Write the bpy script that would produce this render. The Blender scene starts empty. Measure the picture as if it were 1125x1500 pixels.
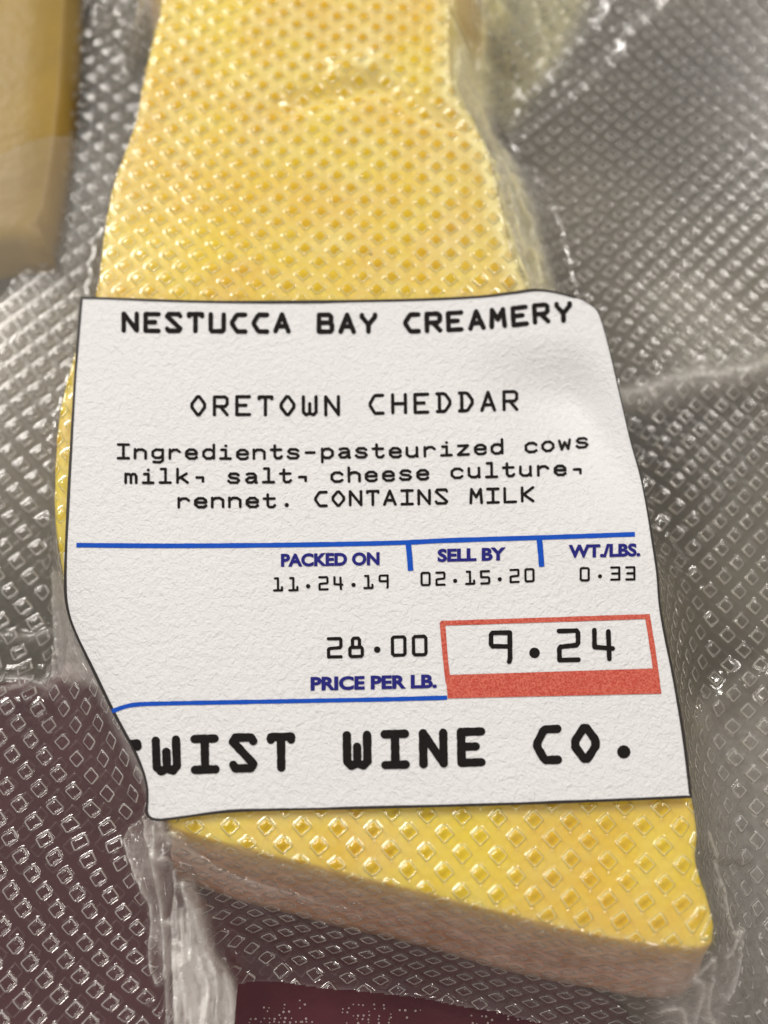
import bpy, bmesh, math, random
import numpy as np
random.seed(4)
rng = np.random.default_rng(11)
scene = bpy.context.scene
COL = scene.collection

# ------------------------------------------------------------------ camera (unit = 1 cm)
H = 1.45                                   # height of the cheese top above the counter
PITCH = math.radians(69.6)
F = 1500.0                                 # focal length in photo pixels (photo 1125 x 1500)
DIST = 10.9
CAM = np.array([0.0, -DIST * math.cos(PITCH), H + DIST * math.sin(PITCH)])
FWD = np.array([0.0, math.cos(PITCH), -math.sin(PITCH)])
UP = np.array([0.0, math.sin(PITCH), math.cos(PITCH)])
cd = bpy.data.cameras.new('camera')
cam = bpy.data.objects.new('camera', cd)
COL.objects.link(cam)
cam.location = CAM
cam.rotation_euler = (math.pi / 2 - PITCH, 0, 0)
cd.sensor_fit = 'VERTICAL'
cd.sensor_height = 36.0
cd.sensor_width = 27.0
cd.lens = 36.0
cd.clip_start = 0.1
cd.clip_end = 500
cd.dof.use_dof = True
cd.dof.focus_distance = 10.5
cd.dof.aperture_fstop = 0.145
scene.camera = cam

# ------------------------------------------------------------------ world and lamps (a kitchen at night)
world = bpy.data.worlds.new('World')
scene.world = world
world.use_nodes = True
bg = world.node_tree.nodes['Background']
bg.inputs[0].default_value = (1.0, 0.93, 0.87, 1)
bg.inputs[1].default_value = 0.21

def area_lamp(name, loc, target, size, power, color, shape='SQUARE'):
    ld = bpy.data.lights.new(name, 'AREA')
    ld.energy = power
    ld.size = size
    ld.shape = shape
    ld.color = color
    o = bpy.data.objects.new(name, ld)
    COL.objects.link(o)
    o.location = loc
    d = np.array(target, float) - np.array(loc, float)
    import mathutils
    o.rotation_euler = mathutils.Vector(d).to_track_quat('-Z', 'Y').to_euler()
    return o

WARM = (1.0, 0.95, 0.885)
area_lamp('ceiling_lamp', (-34, 38, 42), (0, 0, 0), 22, 25500, WARM, 'DISK')
area_lamp('ceiling_lamp', (34, 44, 38), (0, 0, 0), 12, 13000, WARM, 'DISK')
area_lamp('ceiling_lamp', (14, -46, 46), (0, 0, 0), 8, 9000, (1.0, 0.92, 0.84), 'DISK')
scene.view_settings.view_transform = 'Standard'
scene.view_settings.look = 'None'
scene.view_settings.exposure = 0.28
scene.view_settings.gamma = 1

# ------------------------------------------------------------------ helpers
def ray(px, py):
    """photo pixel(s) -> direction(s)"""
    px = np.asarray(px, float); py = np.asarray(py, float)
    a = (px - 562.5) / F
    b = -(py - 750.0) / F
    return np.stack([a, FWD[1] + b * UP[1], FWD[2] + b * UP[2]], -1)

def at(px, py, z):
    d = ray(px, py)
    t = (np.asarray(z) - CAM[2]) / d[..., 2]
    return CAM + d * t[..., None]

def at_surf(px, py, zfun, n=7):
    z = np.full(np.shape(px), H, float)
    for _ in range(n):
        p = at(px, py, z)
        z = zfun(p[..., 0], p[..., 1])
    return at(px, py, z)

def sstep(a, b, x):
    t = np.clip((x - a) / (b - a), 0, 1)
    return t * t * (3 - 2 * t)

_perm = {}
def vnoise(x, y, scale, seed=0):
    """smooth value noise in [-1, 1]"""
    if seed not in _perm:
        _perm[seed] = np.random.default_rng(seed + 100).uniform(-1, 1, (257, 257))
    g = _perm[seed]
    x = x * scale + 91.3; y = y * scale + 57.7
    xi = np.floor(x).astype(int); yi = np.floor(y).astype(int)
    fx = x - xi; fy = y - yi
    fx = fx * fx * (3 - 2 * fx); fy = fy * fy * (3 - 2 * fy)
    x0 = xi % 257; x1 = (xi + 1) % 257; y0 = yi % 257; y1 = (yi + 1) % 257
    return (g[y0, x0] * (1 - fx) + g[y0, x1] * fx) * (1 - fy) + (g[y1, x0] * (1 - fx) + g[y1, x1] * fx) * fy

def fbm(x, y, scale, octv=4, seed=0):
    a = 1.0; s = 0; n = 0
    for k in range(octv):
        s = s + a * vnoise(x, y, scale * 2 ** k, seed + k)
        n += a; a *= 0.5
    return s / n

def poly_sdf(x, y, P):
    """signed distance to a closed polygon (negative inside)"""
    d = np.full(x.shape, 1e9)
    ins = np.zeros(x.shape, bool)
    n = len(P)
    for i in range(n):
        a = P[i]; b = P[(i + 1) % n]
        e = b - a
        wx = x - a[0]; wy = y - a[1]
        t = np.clip((wx * e[0] + wy * e[1]) / (e @ e + 1e-12), 0, 1)
        d = np.minimum(d, np.hypot(wx - e[0] * t, wy - e[1] * t))
        c = ((a[1] > y) != (b[1] > y)) & (x < (b[0] - a[0]) * (y - a[1]) / (b[1] - a[1] + 1e-12) + a[0])
        ins ^= c
    return np.where(ins, -d, d)

def line_dist(x, y, P):
    d = np.full(x.shape, 1e9)
    for i in range(len(P) - 1):
        a = P[i]; b = P[i + 1]; e = b - a
        wx = x - a[0]; wy = y - a[1]
        t = np.clip((wx * e[0] + wy * e[1]) / (e @ e + 1e-12), 0, 1)
        d = np.minimum(d, np.hypot(wx - e[0] * t, wy - e[1] * t))
    return d

def smooth_curve(P, n=4, closed=False):
    P = np.array(P, float); out = []
    m = len(P)
    rngi = range(m if closed else m - 1)
    for i in rngi:
        p0 = P[(i - 1) % m] if (closed or i > 0) else P[0]
        p1 = P[i]; p2 = P[(i + 1) % m]
        p3 = P[(i + 2) % m] if (closed or i + 2 < m) else P[-1]
        for k in range(n):
            t = k / n
            out.append(0.5 * ((2 * p1) + (-p0 + p2) * t + (2 * p0 - 5 * p1 + 4 * p2 - p3) * t * t + (-p0 + 3 * p1 - 3 * p2 + p3) * t ** 3))
    if not closed:
        out.append(P[-1])
    return np.array(out)

def resample(P, n):
    P = np.array(P, float)
    s = np.r_[0, np.cumsum(np.hypot(*np.diff(P, axis=0).T))]
    t = np.linspace(0, s[-1], n)
    return np.stack([np.interp(t, s, P[:, 0]), np.interp(t, s, P[:, 1])], -1)

def empty(name, loc, label, cat, group=None):
    o = bpy.data.objects.new(name, None)
    COL.objects.link(o)
    o.location = loc
    o['label'] = label; o['category'] = cat
    if group: o['group'] = group
    return o

def mesh_obj(name, verts, faces, mat, parent=None, smooth=True):
    me = bpy.data.meshes.new(name)
    verts = np.asarray(verts, float)
    if parent is not None:
        verts = verts - np.array(parent.location)
    if isinstance(faces, np.ndarray):
        nv, nf, k = len(verts), len(faces), faces.shape[1]
        me.vertices.add(nv); me.vertices.foreach_set('co', verts.astype(np.float32).ravel())
        me.loops.add(nf * k); me.loops.foreach_set('vertex_index', faces.astype(np.int32).ravel())
        me.polygons.add(nf); me.polygons.foreach_set('loop_start', np.arange(0, nf * k, k, dtype=np.int32))
        me.update(calc_edges=True)
    else:
        me.from_pydata([tuple(v) for v in verts], [], [tuple(f) for f in faces])
        me.update()
    me.polygons.foreach_set('use_smooth', [smooth] * len(me.polygons))
    if mat: me.materials.append(mat)
    o = bpy.data.objects.new(name, me)
    COL.objects.link(o)
    if parent is not None: o.parent = parent
    return o

def grid_faces(ny, nx, keep=None):
    i = np.arange(ny * nx).reshape(ny, nx)
    q = np.stack([i[:-1, :-1], i[:-1, 1:], i[1:, 1:], i[1:, :-1]], -1)
    if keep is not None:
        q = q[keep]
    return q.reshape(-1, 4)

# ------------------------------------------------------------------ materials
class NT:
    def __init__(s, name):
        s.m = bpy.data.materials.new(name); s.m.use_nodes = True
        s.t = s.m.node_tree; s.t.nodes.clear()
        s.out = s.t.nodes.new('ShaderNodeOutputMaterial')
    def n(s, typ, ins=None, **props):
        nd = s.t.nodes.new(typ)
        for k, v in props.items(): setattr(nd, k, v)
        for k, v in (ins or {}).items():
            if hasattr(v, 'is_output') or isinstance(v, bpy.types.NodeSocket): s.t.links.new(v, nd.inputs[k])
            else: nd.inputs[k].default_value = v
        return nd
    def math(s, op, a, b=None, c=None, clamp=False):
        ins = {0: a}
        if b is not None: ins[1] = b
        if c is not None: ins[2] = c
        return s.n('ShaderNodeMath', ins, operation=op, use_clamp=clamp).outputs[0]
    def rng(s, v, a, b, c=0.0, d=1.0, t='SMOOTHSTEP'):
        return s.n('ShaderNodeMapRange', {0: v, 1: a, 2: b, 3: c, 4: d}, interpolation_type=t).outputs[0]
    def mix(s, f, a, b):
        nd = s.n('ShaderNodeMix', data_type='RGBA')
        for idx, v in ((0, f), (6, a), (7, b)):
            if isinstance(v, bpy.types.NodeSocket): s.t.links.new(v, nd.inputs[idx])
            else: nd.inputs[idx].default_value = v if idx == 0 else (*v, 1)
        return nd.outputs[2]
    def noise(s, scale, detail=3, rough=0.5, vec=None, dist=0.0):
        ins = {'Scale': scale, 'Detail': detail, 'Roughness': rough, 'Distortion': dist}
        if vec is not None: ins['Vector'] = vec
        return s.n('ShaderNodeTexNoise', ins).outputs[0]
    def obj(s): return s.n('ShaderNodeTexCoord').outputs['Object']
    def mapping(s, vec, scale=(1, 1, 1), rot=(0, 0, 0)):
        return s.n('ShaderNodeMapping', {'Vector': vec, 'Scale': scale, 'Rotation': rot}).outputs[0]
    def fin(s, sock):
        s.t.links.new(sock, s.out.inputs[0]); return s.m
    def bump(s, h, dist, strength=1.0):
        return s.n('ShaderNodeBump', {'Height': h, 'Distance': dist, 'Strength': strength}).outputs[0]

CELL = 0.2425        # side of one cell of the embossed lattice

def film_material(name, haze0, rim_glint, contact_refl_haze, rough=0.15, seed=0.0, tint=(0.93, 0.91, 0.88), strength=1.0, fat_refl=(1.0, 0.94, 0.50), gloss=1.15):
    N = NT(name)
    uv = N.n('ShaderNodeUVMap', uv_map='lattice').outputs[0]
    sep = N.n('ShaderNodeSeparateXYZ', {0: uv})
    u, v = sep.outputs[0], sep.outputs[1]
    at_ = N.n('ShaderNodeVertexColor', layer_name='mask')
    ms = N.n('ShaderNodeSeparateColor', {0: at_.outputs[0]})
    haze, emb, contact_refl = ms.outputs[0], ms.outputs[1], ms.outputs[2]
    def fr(x): return N.math('ABSOLUTE', N.math('SUBTRACT', N.math('FRACT', x), 0.5))
    var = N.noise(0.9, 2, vec=uv)
    half = N.math('ADD', 0.150, N.math('MULTIPLY', var, 0.07))
    qa = N.math('SUBTRACT', fr(u), half); qb = N.math('SUBTRACT', fr(v), half)
    mx = N.math('MAXIMUM', qa, qb)
    pa = N.math('MAXIMUM', qa, 0.0); pb = N.math('MAXIMUM', qb, 0.0)
    ln = N.math('SQRT', N.math('ADD', N.math('MULTIPLY', pa, pa), N.math('MULTIPLY', pb, pb)))
    sd = N.math('SUBTRACT', N.math('ADD', ln, N.math('MINIMUM', mx, 0.0)), 0.07)
    inside = N.rng(sd, 0.03, -0.03)
    dome = N.rng(sd, 0.07, -0.09)
    rim = N.rng(N.math('ABSOLUTE', sd), 0.052, 0.012)
    obj = N.obj()
    fine = N.noise(9, 4, 0.6, vec=obj)
    mott = N.noise(2.2, 3, 0.6, vec=obj)
    h = N.math('MULTIPLY', N.math('ADD', N.math('MULTIPLY', dome, 0.6), N.math('MULTIPLY', rim, 0.55)), emb)
    wr = N.noise(16, 3, 0.6, vec=obj, dist=1.5)
    h = N.math('ADD', h, N.math('MULTIPLY', wr, N.math('ADD', 0.05, N.math('MULTIPLY', haze, 0.7))))
    bmp = N.bump(h, 0.022 * strength)
    # how milky the film is: rim glints put in as white, grease and air on the cheese, painted reflections beside it
    hz = N.math('ADD', haze0, N.math('MULTIPLY', N.math('MULTIPLY', rim, emb), N.math('MULTIPLY', rim_glint, N.math('ADD', 0.55, N.math('MULTIPLY', mott, 0.9)))))
    hz = N.math('ADD', hz, N.math('MULTIPLY', haze, N.math('ADD', 0.35, N.math('MULTIPLY', fine, 1.3))))
    cz = N.math('MULTIPLY', N.math('MULTIPLY', contact_refl, N.math('SUBTRACT', 1.0, N.math('MULTIPLY', inside, emb))), N.math('MULTIPLY', contact_refl_haze, N.math('ADD', 0.0, N.math('MULTIPLY', mott, 2.1))))
    hz = N.math('ADD', hz, cz, clamp=True)
    tcol = N.mix(N.math('MULTIPLY', contact_refl, 2.5, clamp=True), tint, fat_refl)
    dif = N.n('ShaderNodeBsdfDiffuse', {'Color': tcol, 'Normal': bmp}).outputs[0]
    trl = N.n('ShaderNodeBsdfTranslucent', {'Color': tcol, 'Normal': bmp}).outputs[0]
    milky = N.n('ShaderNodeMixShader', {0: N.math('SUBTRACT', 0.35, N.math('MULTIPLY', contact_refl, 0.3), clamp=True), 1: dif, 2: trl}).outputs[0]
    clear = N.n('ShaderNodeBsdfTransparent', {'Color': (0.965, 0.96, 0.95, 1)}).outputs[0]
    body = N.n('ShaderNodeMixShader', {0: hz, 1: clear, 2: milky}).outputs[0]
    gl = N.n('ShaderNodeBsdfGlossy', {'Color': (1, 1, 1, 1), 'Roughness': rough, 'Normal': bmp}).outputs[0]
    fac = N.n('ShaderNodeLayerWeight', {'Blend': 0.5, 'Normal': bmp}).outputs['Facing']
    fres = N.math('MULTIPLY', N.math('ADD', 0.068, N.math('MULTIPLY', 0.9, N.math('POWER', fac, 5.0))), gloss, clamp=True)
    return N.fin(N.n('ShaderNodeMixShader', {0: fres, 1: body, 2: gl}).outputs[0])

def cheese_material(name):
    N = NT(name)
    obj = N.obj()
    a = N.noise(0.8, 4, 0.6, vec=obj); b = N.noise(5, 4, 0.65, vec=obj)
    c = N.mix(N.rng(a, 0.35, 0.65), (0.88, 0.58, 0.008), (0.92, 0.71, 0.015))
    c = N.mix(N.rng(b, 0.45, 0.75, 0, 0.45), c, (0.92, 0.78, 0.14))
    # natural rind on the cut-free faces
    at_ = N.n('ShaderNodeVertexColor', layer_name='rind')
    r = N.n('ShaderNodeSeparateColor', {0: at_.outputs[0]}).outputs[0]
    rn = N.noise(3.0, 4, 0.7, vec=obj)
    rc = N.mix(N.rng(rn, 0.35, 0.7), (0.56, 0.30, 0.17), (0.80, 0.54, 0.42))
    c = N.mix(r, c, rc)
    p = N.n('ShaderNodeBsdfPrincipled', {'Base Color': c, 'Roughness': 0.35, 'Subsurface Weight': 0.35, 'Subsurface Scale': 0.25,
            'Subsurface Radius': (0.8, 0.6, 0.15), 'Normal': N.bump(b, 0.02)})
    return N.fin(p.outputs[0])

def plain(name, color, rough=0.5, metallic=0.0, noise_scale=8, amount=0.12, bump=0.0, bump_scale=20, spec=0.5):
    N = NT(name)
    obj = N.obj()
    n = N.noise(noise_scale, 4, 0.6, vec=obj)
    dk = tuple(x * (1 - amount) for x in color); lt = tuple(min(1, x * (1 + amount)) for x in color)
    ins = {'Base Color': N.mix(n, dk, lt), 'Roughness': rough, 'Metallic': metallic, 'Specular IOR Level': spec}
    if bump: ins['Normal'] = N.bump(N.noise(bump_scale, 4, 0.6, vec=obj), bump)
    return N.fin(N.n('ShaderNodeBsdfPrincipled', ins).outputs[0])

def steel_material():
    N = NT('brushed_steel')
    obj = N.obj()
    st = N.noise(6, 5, 0.6, vec=N.mapping(obj, (0.12, 6, 1), (0, 0, math.radians(35))))
    bl = N.noise(0.22, 3, 0.5, vec=obj)
    c = N.mix(N.rng(bl, 0.3, 0.7), (0.062, 0.058, 0.05), (0.175, 0.158, 0.12))
    p = N.n('ShaderNodeBsdfPrincipled', {'Base Color': c, 'Metallic': 0.2, 'Roughness': N.rng(st, 0.2, 0.8, 0.45, 0.6, 'LINEAR'), 'Normal': N.bump(st, 0.004)})
    return N.fin(p.outputs[0])

def paper_material():
    N = NT('label_paper')
    obj = N.obj()
    a = N.noise(14, 3, 0.6, vec=obj, dist=0.6)
    b = N.noise(38, 3, 0.6, vec=obj)
    big = N.noise(1.0, 3, 0.5, vec=obj)
    h = N.math('ADD', N.math('MULTIPLY', a, 0.8), N.math('MULTIPLY', b, 0.35))
    c = N.mix(big, (0.77, 0.775, 0.79), (0.82, 0.82, 0.835))
    p = N.n('ShaderNodeBsdfPrincipled', {'Base Color': c, 'Roughness': 0.6, 'Specular IOR Level': 0.25, 'Normal': N.bump(h, 0.028)})
    return N.fin(p.outputs[0])

def ink_material(name, color, stipple=0.0, rough=0.75, paper=(0.74, 0.72, 0.71)):
    N = NT(name)
    obj = N.obj()
    b = N.noise(38, 3, 0.6, vec=obj); a = N.noise(11, 3, 0.55, vec=obj, dist=0.6)
    n = N.noise(55, 2, 0.7, vec=obj)
    if stipple:
        c = N.mix(N.rng(n, 0.42, 0.58, 0, stipple), color, (min(1, color[0] * 1.5), color[1] * 3.2, color[2] * 3.0))
    else:
        c = N.mix(N.rng(n, 0.6, 0.85, 0, 0.12), color, tuple(min(1, x * 2 + 0.02) for x in color))
    h = N.math('ADD', N.math('MULTIPLY', a, 0.8), N.math('MULTIPLY', b, 0.35))
    p = N.n('ShaderNodeBsdfPrincipled', {'Base Color': c, 'Roughness': rough, 'Specular IOR Level': 0.12, 'Normal': N.bump(h, 0.02)})
    return N.fin(p.outputs[0])

M_film = film_material('embossed_film', 0.004, 0.66, 0.36)
M_back = film_material('embossed_back_film', 0.004, 0.08, 0.0, rough=0.2, strength=0.5, gloss=0.55)
M_smooth = film_material('smooth_film', 0.10, 0.0, 0.0, rough=0.15, strength=0.6)
M_cheese = cheese_material('cheddar')
M_steel = steel_material()
M_paper = paper_material()
M_black = ink_material('black_ink', (0.012, 0.010, 0.010))
M_blue = ink_material('blue_ink', (0.010, 0.085, 0.52))
M_navy = ink_material('navy_ink', (0.022, 0.022, 0.20))
M_red = ink_material('red_ink', (0.52, 0.075, 0.055), stipple=0.55)
M_edge = plain('edge_shade', (0.02, 0.016, 0.014), 0.6)  # dark tone of the painted label-edge shadow, shared with the crumb
M_pouch = plain('maroon_foil', (0.088, 0.018, 0.028), 0.38, 0.0, 1.2, 0.35, 0.02, 3)
M_dot = plain('pale_print', (0.62, 0.52, 0.50), 0.4)

# ------------------------------------------------------------------ counter
Z_POUCH = 0.10
c = 60
mesh_obj('counter', [(-c, -c, 0), (c, -c, 0), (c, c, 0), (-c, c, 0)], [(0, 1, 2, 3)], M_steel)['kind'] = 'structure'

# ------------------------------------------------------------------ outline of the cheese (traced at its top face)
CH_PX = [(238, -60), (236, 0), (222, 60), (206, 130), (196, 180), (166, 262), (150, 340), (138, 430), (112, 500),
         (86, 600), (78, 700), (80, 780), (98, 880), (130, 950), (184, 1050), (226, 1140), (244, 1205), (268, 1222),
         (370, 1250), (480, 1278), (620, 1312), (800, 1358), (930, 1385), (1030, 1392), (1048, 1365), (1040, 1320),
         (1022, 1262), (1024, 1220), (1016, 1165), (1000, 1090), (984, 980), (970, 900), (955, 830), (905, 740), (845, 590),
         (790, 450), (748, 350), (725, 250), (700, 180), (664, 120), (660, 0), (655, -60)]
P_top = at(*np.array(CH_PX, float).T, H)[:, :2]
P_top[0, 1] += 0.25; P_top[-1, 1] += 0.25
P_s = smooth_curve(P_top, 5, True)

# ------------------------------------------------------------------ label height
def zl_flat(x, y):
    return H + 0.055 + 0.0 * x

_c0 = at(775, 424, H)[:2]; _c1 = at(925, 760, H)[:2]
_cn = np.array([(_c1 - _c0)[1], -(_c1 - _c0)[0]]); _cn = -_cn / np.hypot(*_cn)
if _cn[0] < 0: _cn = -_cn
def z_label(x, y):
    z = H + 0.065 + 0.022 * vnoise(x, y, 0.55, 5) + 0.004 * vnoise(x, y, 1.6, 6)
    s = (x - _c0[0]) * _cn[0] + (y - _c0[1]) * _cn[1]       # distance right of the crease
    top = sstep(-0.6, 1.8, y)
    z = z - 0.34 * top * (1 - 0.75 * sstep(1.3, 2.2, y)) * np.exp(-(s / np.where(s < 0, 0.75, 0.32)) ** 2)          # shallow valley where the sheet leaves the cheese
    z = z - 0.03 * sstep(0.35, 1.0, s) * sstep(0.5, 1.6, y)
    # corner rolled down at the lower left
    a = at(95, 830, H)[:2]; b = at(215, 1190, H)[:2]
    n = np.array([(b - a)[1], -(b - a)[0]]); n /= np.hypot(*n)
    if n[0] > 0: n = -n
    q = (x - a[0]) * n[0] + (y - a[1]) * n[1]
    z = z - 0.35 * np.clip(q + 0.38, 0, None) ** 2 * sstep(0.4, -0.6, y)
    return z

def wpx(pts, z): return at(*np.array(pts, float).T, z)[:, :2]
_dent = smooth_curve(wpx([(430, 150), (500, 135), (560, 125), (620, 165), (690, 190)], H), 4)
_bump = wpx([(500, 100), (560, 90)], H)
def cheese_dz(x, y):
    return (-0.09 * np.exp(-(line_dist(x, y, _dent) / 0.16) ** 2) + 0.05 * np.exp(-(line_dist(x, y, _bump) / 0.18) ** 2)
            + 0.02 * vnoise(x, y, 0.7, 21) + 0.01 * vnoise(x, y, 2.0, 22))
# ------------------------------------------------------------------ film height field
STEP = 0.0155
gx = np.arange(-6.4, 6.4, STEP); gy = np.arange(-5.6, 9.4, STEP)
X, Y = np.meshgrid(gx, gy)
XC, YC = X[::4, ::4], Y[::4, ::4]
def up4(A):
    """coarse field back to the fine grid (bilinear)"""
    ny, nx = A.shape
    fy = np.clip(np.arange(X.shape[0]) / 4, 0, ny - 1.001); fx = np.clip(np.arange(X.shape[1]) / 4, 0, nx - 1.001)
    yi = fy.astype(int); xi = fx.astype(int); ty = (fy - yi)[:, None]; tx = (fx - xi)[None]
    return ((A[np.ix_(yi, xi)] * (1 - tx) + A[np.ix_(yi, xi + 1)] * tx) * (1 - ty)
            + (A[np.ix_(yi + 1, xi)] * (1 - tx) + A[np.ix_(yi + 1, xi + 1)] * tx) * ty)

sdf = up4(poly_sdf(XC, YC, P_s))
g_y, g_x = np.gradient(sdf, STEP)
gn = np.hypot(g_x, g_y) + 1e-6
nx_, ny_ = g_x / gn, g_y / gn
w = 0.42 + 0.65 * np.clip(nx_, 0, 1) + 0.55 * np.clip(-ny_, 0, 1) + 0.1 * np.clip(-nx_, 0, 1)
w = w + 0.12 * vnoise(X, Y, 0.8, 20)
t = np.clip((sdf + 0.03) / w, 0, 1)
tent = (1 - t) ** (2.0 - 0.8 * np.clip(-ny_, 0, 1) - 0.5 * np.clip(nx_, 0, 1) * sstep(0.5, 1.5, Y))
lump = 0.02 * vnoise(X, Y, 0.7, 21) + 0.01 * vnoise(X, Y, 2.0, 22)
def wpx(pts, z): return at(*np.array(pts, float).T, z)[:, :2]

# where the loose film stands up from the counter
base = 0.24 + 0.07 * vnoise(X, Y, 0.35, 23)
ll = poly_sdf(XC, YC, wpx([(-200, 1010), (60, 1005), (110, 960), (200, 1100), (260, 1250), (330, 1700), (-200, 1700)], 0.7))
base = base + 0.42 * up4(sstep(0.35, -0.15, ll))

base_s = 0.25 + 0.42 * up4(sstep(0.8, -0.5, ll))
CDZ = up4(cheese_dz(XC, YC))
Z = base + (H + 0.02 - base) * tent + CDZ * sstep(0.4, 0.0, sdf)

haze = np.zeros_like(X); emb = np.ones_like(X)  # haze: milky film, also carries the painted glints and reflections
contact_refl = sstep(0.10, -0.10, sdf) * (0.85 + 0.3 * vnoise(X, Y, 0.6, 30))
emb += 0.9 * sstep(0.0, 0.1, sdf) * sstep(0.9, 0.5, sdf) * np.clip(-ny_, 0, 1)
contact_refl *= 1 - 0.35 * sstep(-2.0, -3.0, Y)
# crinkled, milky film on the side slopes
slope = sstep(-0.04, 0.06, sdf) * sstep(0.75, 0.40, sdf)
right = np.clip(nx_, 0, 1) * sstep(0.9, 1.6, Y)
contact_refl = np.clip(contact_refl + 0.3 * slope * right, 0, 1)
haze += 0.75 * slope * right * (0.7 + 0.5 * vnoise(X, Y, 1.5, 31))
emb *= 1 - 0.75 * slope * right
front = np.clip(-ny_, 0, 1)
haze += 0.06 * sstep(0.0, 0.1, sdf) * sstep(0.9, 0.3, sdf) * front
left = np.clip(-nx_, 0, 1)
haze += 0.45 * sstep(-0.02, 0.02, sdf) * sstep(0.25, 0.1, sdf) * left
haze += 0.30 * np.exp(-((sdf + 0.10) / 0.10) ** 2) * right
glint_a = wpx([(500, 100), (540, 92), (556, 88)], H)
haze += 0.35 * np.exp(-(line_dist(X, Y, glint_a) / 0.13) ** 2) * np.clip(0.4 + 1.2 * vnoise(X, Y, 6, 33), 0, 1)  # pale spot, its glints whitened into the film as haze
crk = np.abs(fbm(X * 1.0, Y * 0.5, 3.2, 3, 40))
Z += slope * right * (0.07 * (1 - crk * 3))
haze += slope * right * 0.5 * np.clip(1 - crk * 6, 0, 1)

# creases: polyline in the photograph, height it lies at, width, rise, haze
def crease(pts, z, width, rise, hz, noise=0.0, smooth=True):
    global Z, haze
    P = wpx(pts, z)
    if smooth and len(P) > 2: P = smooth_curve(P, 5)
    lo = P.min(0) - 6 * width; hi = P.max(0) + 6 * width
    ix = slice(*np.searchsorted(gx, [lo[0], hi[0]])); iy = slice(*np.searchsorted(gy, [lo[1], hi[1]]))
    x, y = X[iy, ix], Y[iy, ix]
    if x.size == 0: return
    if noise: x = x + noise * vnoise(x, y, 2.5, 50); y = y + noise * vnoise(x, y, 2.5, 51)
    d = line_dist(x, y, P)
    g = np.exp(-(d / width) ** 2)
    Z[iy, ix] += rise * g
    haze[iy, ix] += hz * g

crease([(880, 590), (950, 572), (1040, 552), (1160, 525)], 0.3, 0.15, 0.12, 0.38, 0.10)
crease([(1000, 1060), (1050, 1030), (1090, 1005), (1160, 985)], 0.3, 0.14, 0.12, 0.10, 0.10)
crease([(755, 130), (820, 70), (880, -10)], 0.3, 0.18, 0.05, 0.05, 0.05)
crease([(760, 200), (860, 100), (960, -10)], 0.3, 0.15, 0.05, 0.04, 0.05)
crease([(1022, 1225), (1040, 1265), (1052, 1300), (1058, 1345), (1066, 1366), (1082, 1362)], 0.5, 0.028, 0.05, 0.55)
crease([(1082, 1362), (1060, 1388), (1040, 1398)], 0.5, 0.025, 0.05, 0.5)
crease([(1082, 1362), (1070, 1400), (1060, 1440), (1050, 1460)], 0.4, 0.025, 0.05, 0.35)
crease([(985, 1425), (1005, 1440), (1008, 1475), (1012, 1520)], 0.4, 0.025, 0.06, 0.5)
crease([(1015, 1430), (1022, 1475), (1045, 1505)], 0.4, 0.03, 0.06, 0.45)
crease([(960, 1478), (985, 1474), (1000, 1500)], 0.4, 0.022, 0.05, 0.5)
crease([(1000, 1420), (1012, 1400), (1020, 1412)], 0.6, 0.022, 0.05, 0.5)
crease([(1036, 1295), (1050, 1290), (1036, 1320), (1060, 1330)], 0.6, 0.02, 0.03, 0.3)
crease([(-40, 985), (20, 984), (52, 996), (78, 992)], 0.75, 0.035, 0.06, 0.45)
crease([(78, 992), (70, 975), (64, 950)], 0.75, 0.02, 0.04, 0.35)
crease([(50, 994), (60, 965), (68, 945)], 0.75, 0.02, 0.04, 0.35)
crease([(-20, 925), (30, 928), (66, 922)], 0.4, 0.05, 0.05, 0.25)
crease([(64, 830), (62, 900), (66, 950)], 0.75, 0.025, 0.05, 0.3)
crease([(195, 1215), (185, 1235), (205, 1280), (226, 1330), (222, 1400), (232, 1440)], 0.7, 0.03, 0.10, 0.45)
crease([(215, 1200), (236, 1260), (240, 1330), (244, 1400), (246, 1500)], 0.8, 0.03, 0.12, 0.5)
crease([(240, 1215), (242, 1260), (260, 1262), (266, 1300), (258, 1340), (262, 1500)], 0.8, 0.028, 0.10, 0.4)
for k in range(3):
    crease([(250 + 14 * k, 1350 + 30 * k), (256 + 10 * k, 1352 + 30 * k)], 0.7, 0.03, 0.05, 0.5)

_glints = [[(277, 1290), (290, 1335), (303, 1390), (322, 1435), (338, 1520)], [(262, 1390), (262, 1440), (258, 1520)], [(288, 1400), (296, 1450), (300, 1520)], [(305, 1400), (312, 1450), (328, 1520)]]
# crumpled seam running down at the lower left
def region(pts, z, soft):
    return up4(sstep(soft, -soft, poly_sdf(XC, YC, wpx(pts, z))))
seam = region([(272, 1275), (300, 1330), (322, 1400), (345, 1440), (352, 1700), (262, 1700), (262, 1450), (262, 1340)], 0.7, 0.05)
nz = 1 - np.abs(fbm(X * 3.2 + 0.3 * Y, Y * 0.42, 1.9, 4, 60)) * 2.2
Z += seam * (0.25 + 0.10 * nz)
haze += seam * (0.08 + 0.6 * np.clip(nz, 0, 1) ** 2)
emb *= 1 - seam
crump = region([(190, 1215), (215, 1195), (250, 1215), (262, 1300), (262, 1420), (235, 1440), (215, 1330), (190, 1260)], 0.8, 0.04)
nz2 = 1 - np.abs(fbm(X * 1.8 - 0.3 * Y, Y * 0.8, 2.2, 4, 66)) * 2.4
Z += crump * 0.14 * nz2; haze += crump * (0.16 + 0.2 * np.clip(nz2, 0, 1)); emb *= 1 - crump
tan = region([(64, 820), (95, 850), (112, 925), (150, 1010), (100, 1000), (78, 985), (64, 930)], 0.8, 0.05)
haze += tan * 0.50; emb *= 1 - 0.9 * tan
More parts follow.
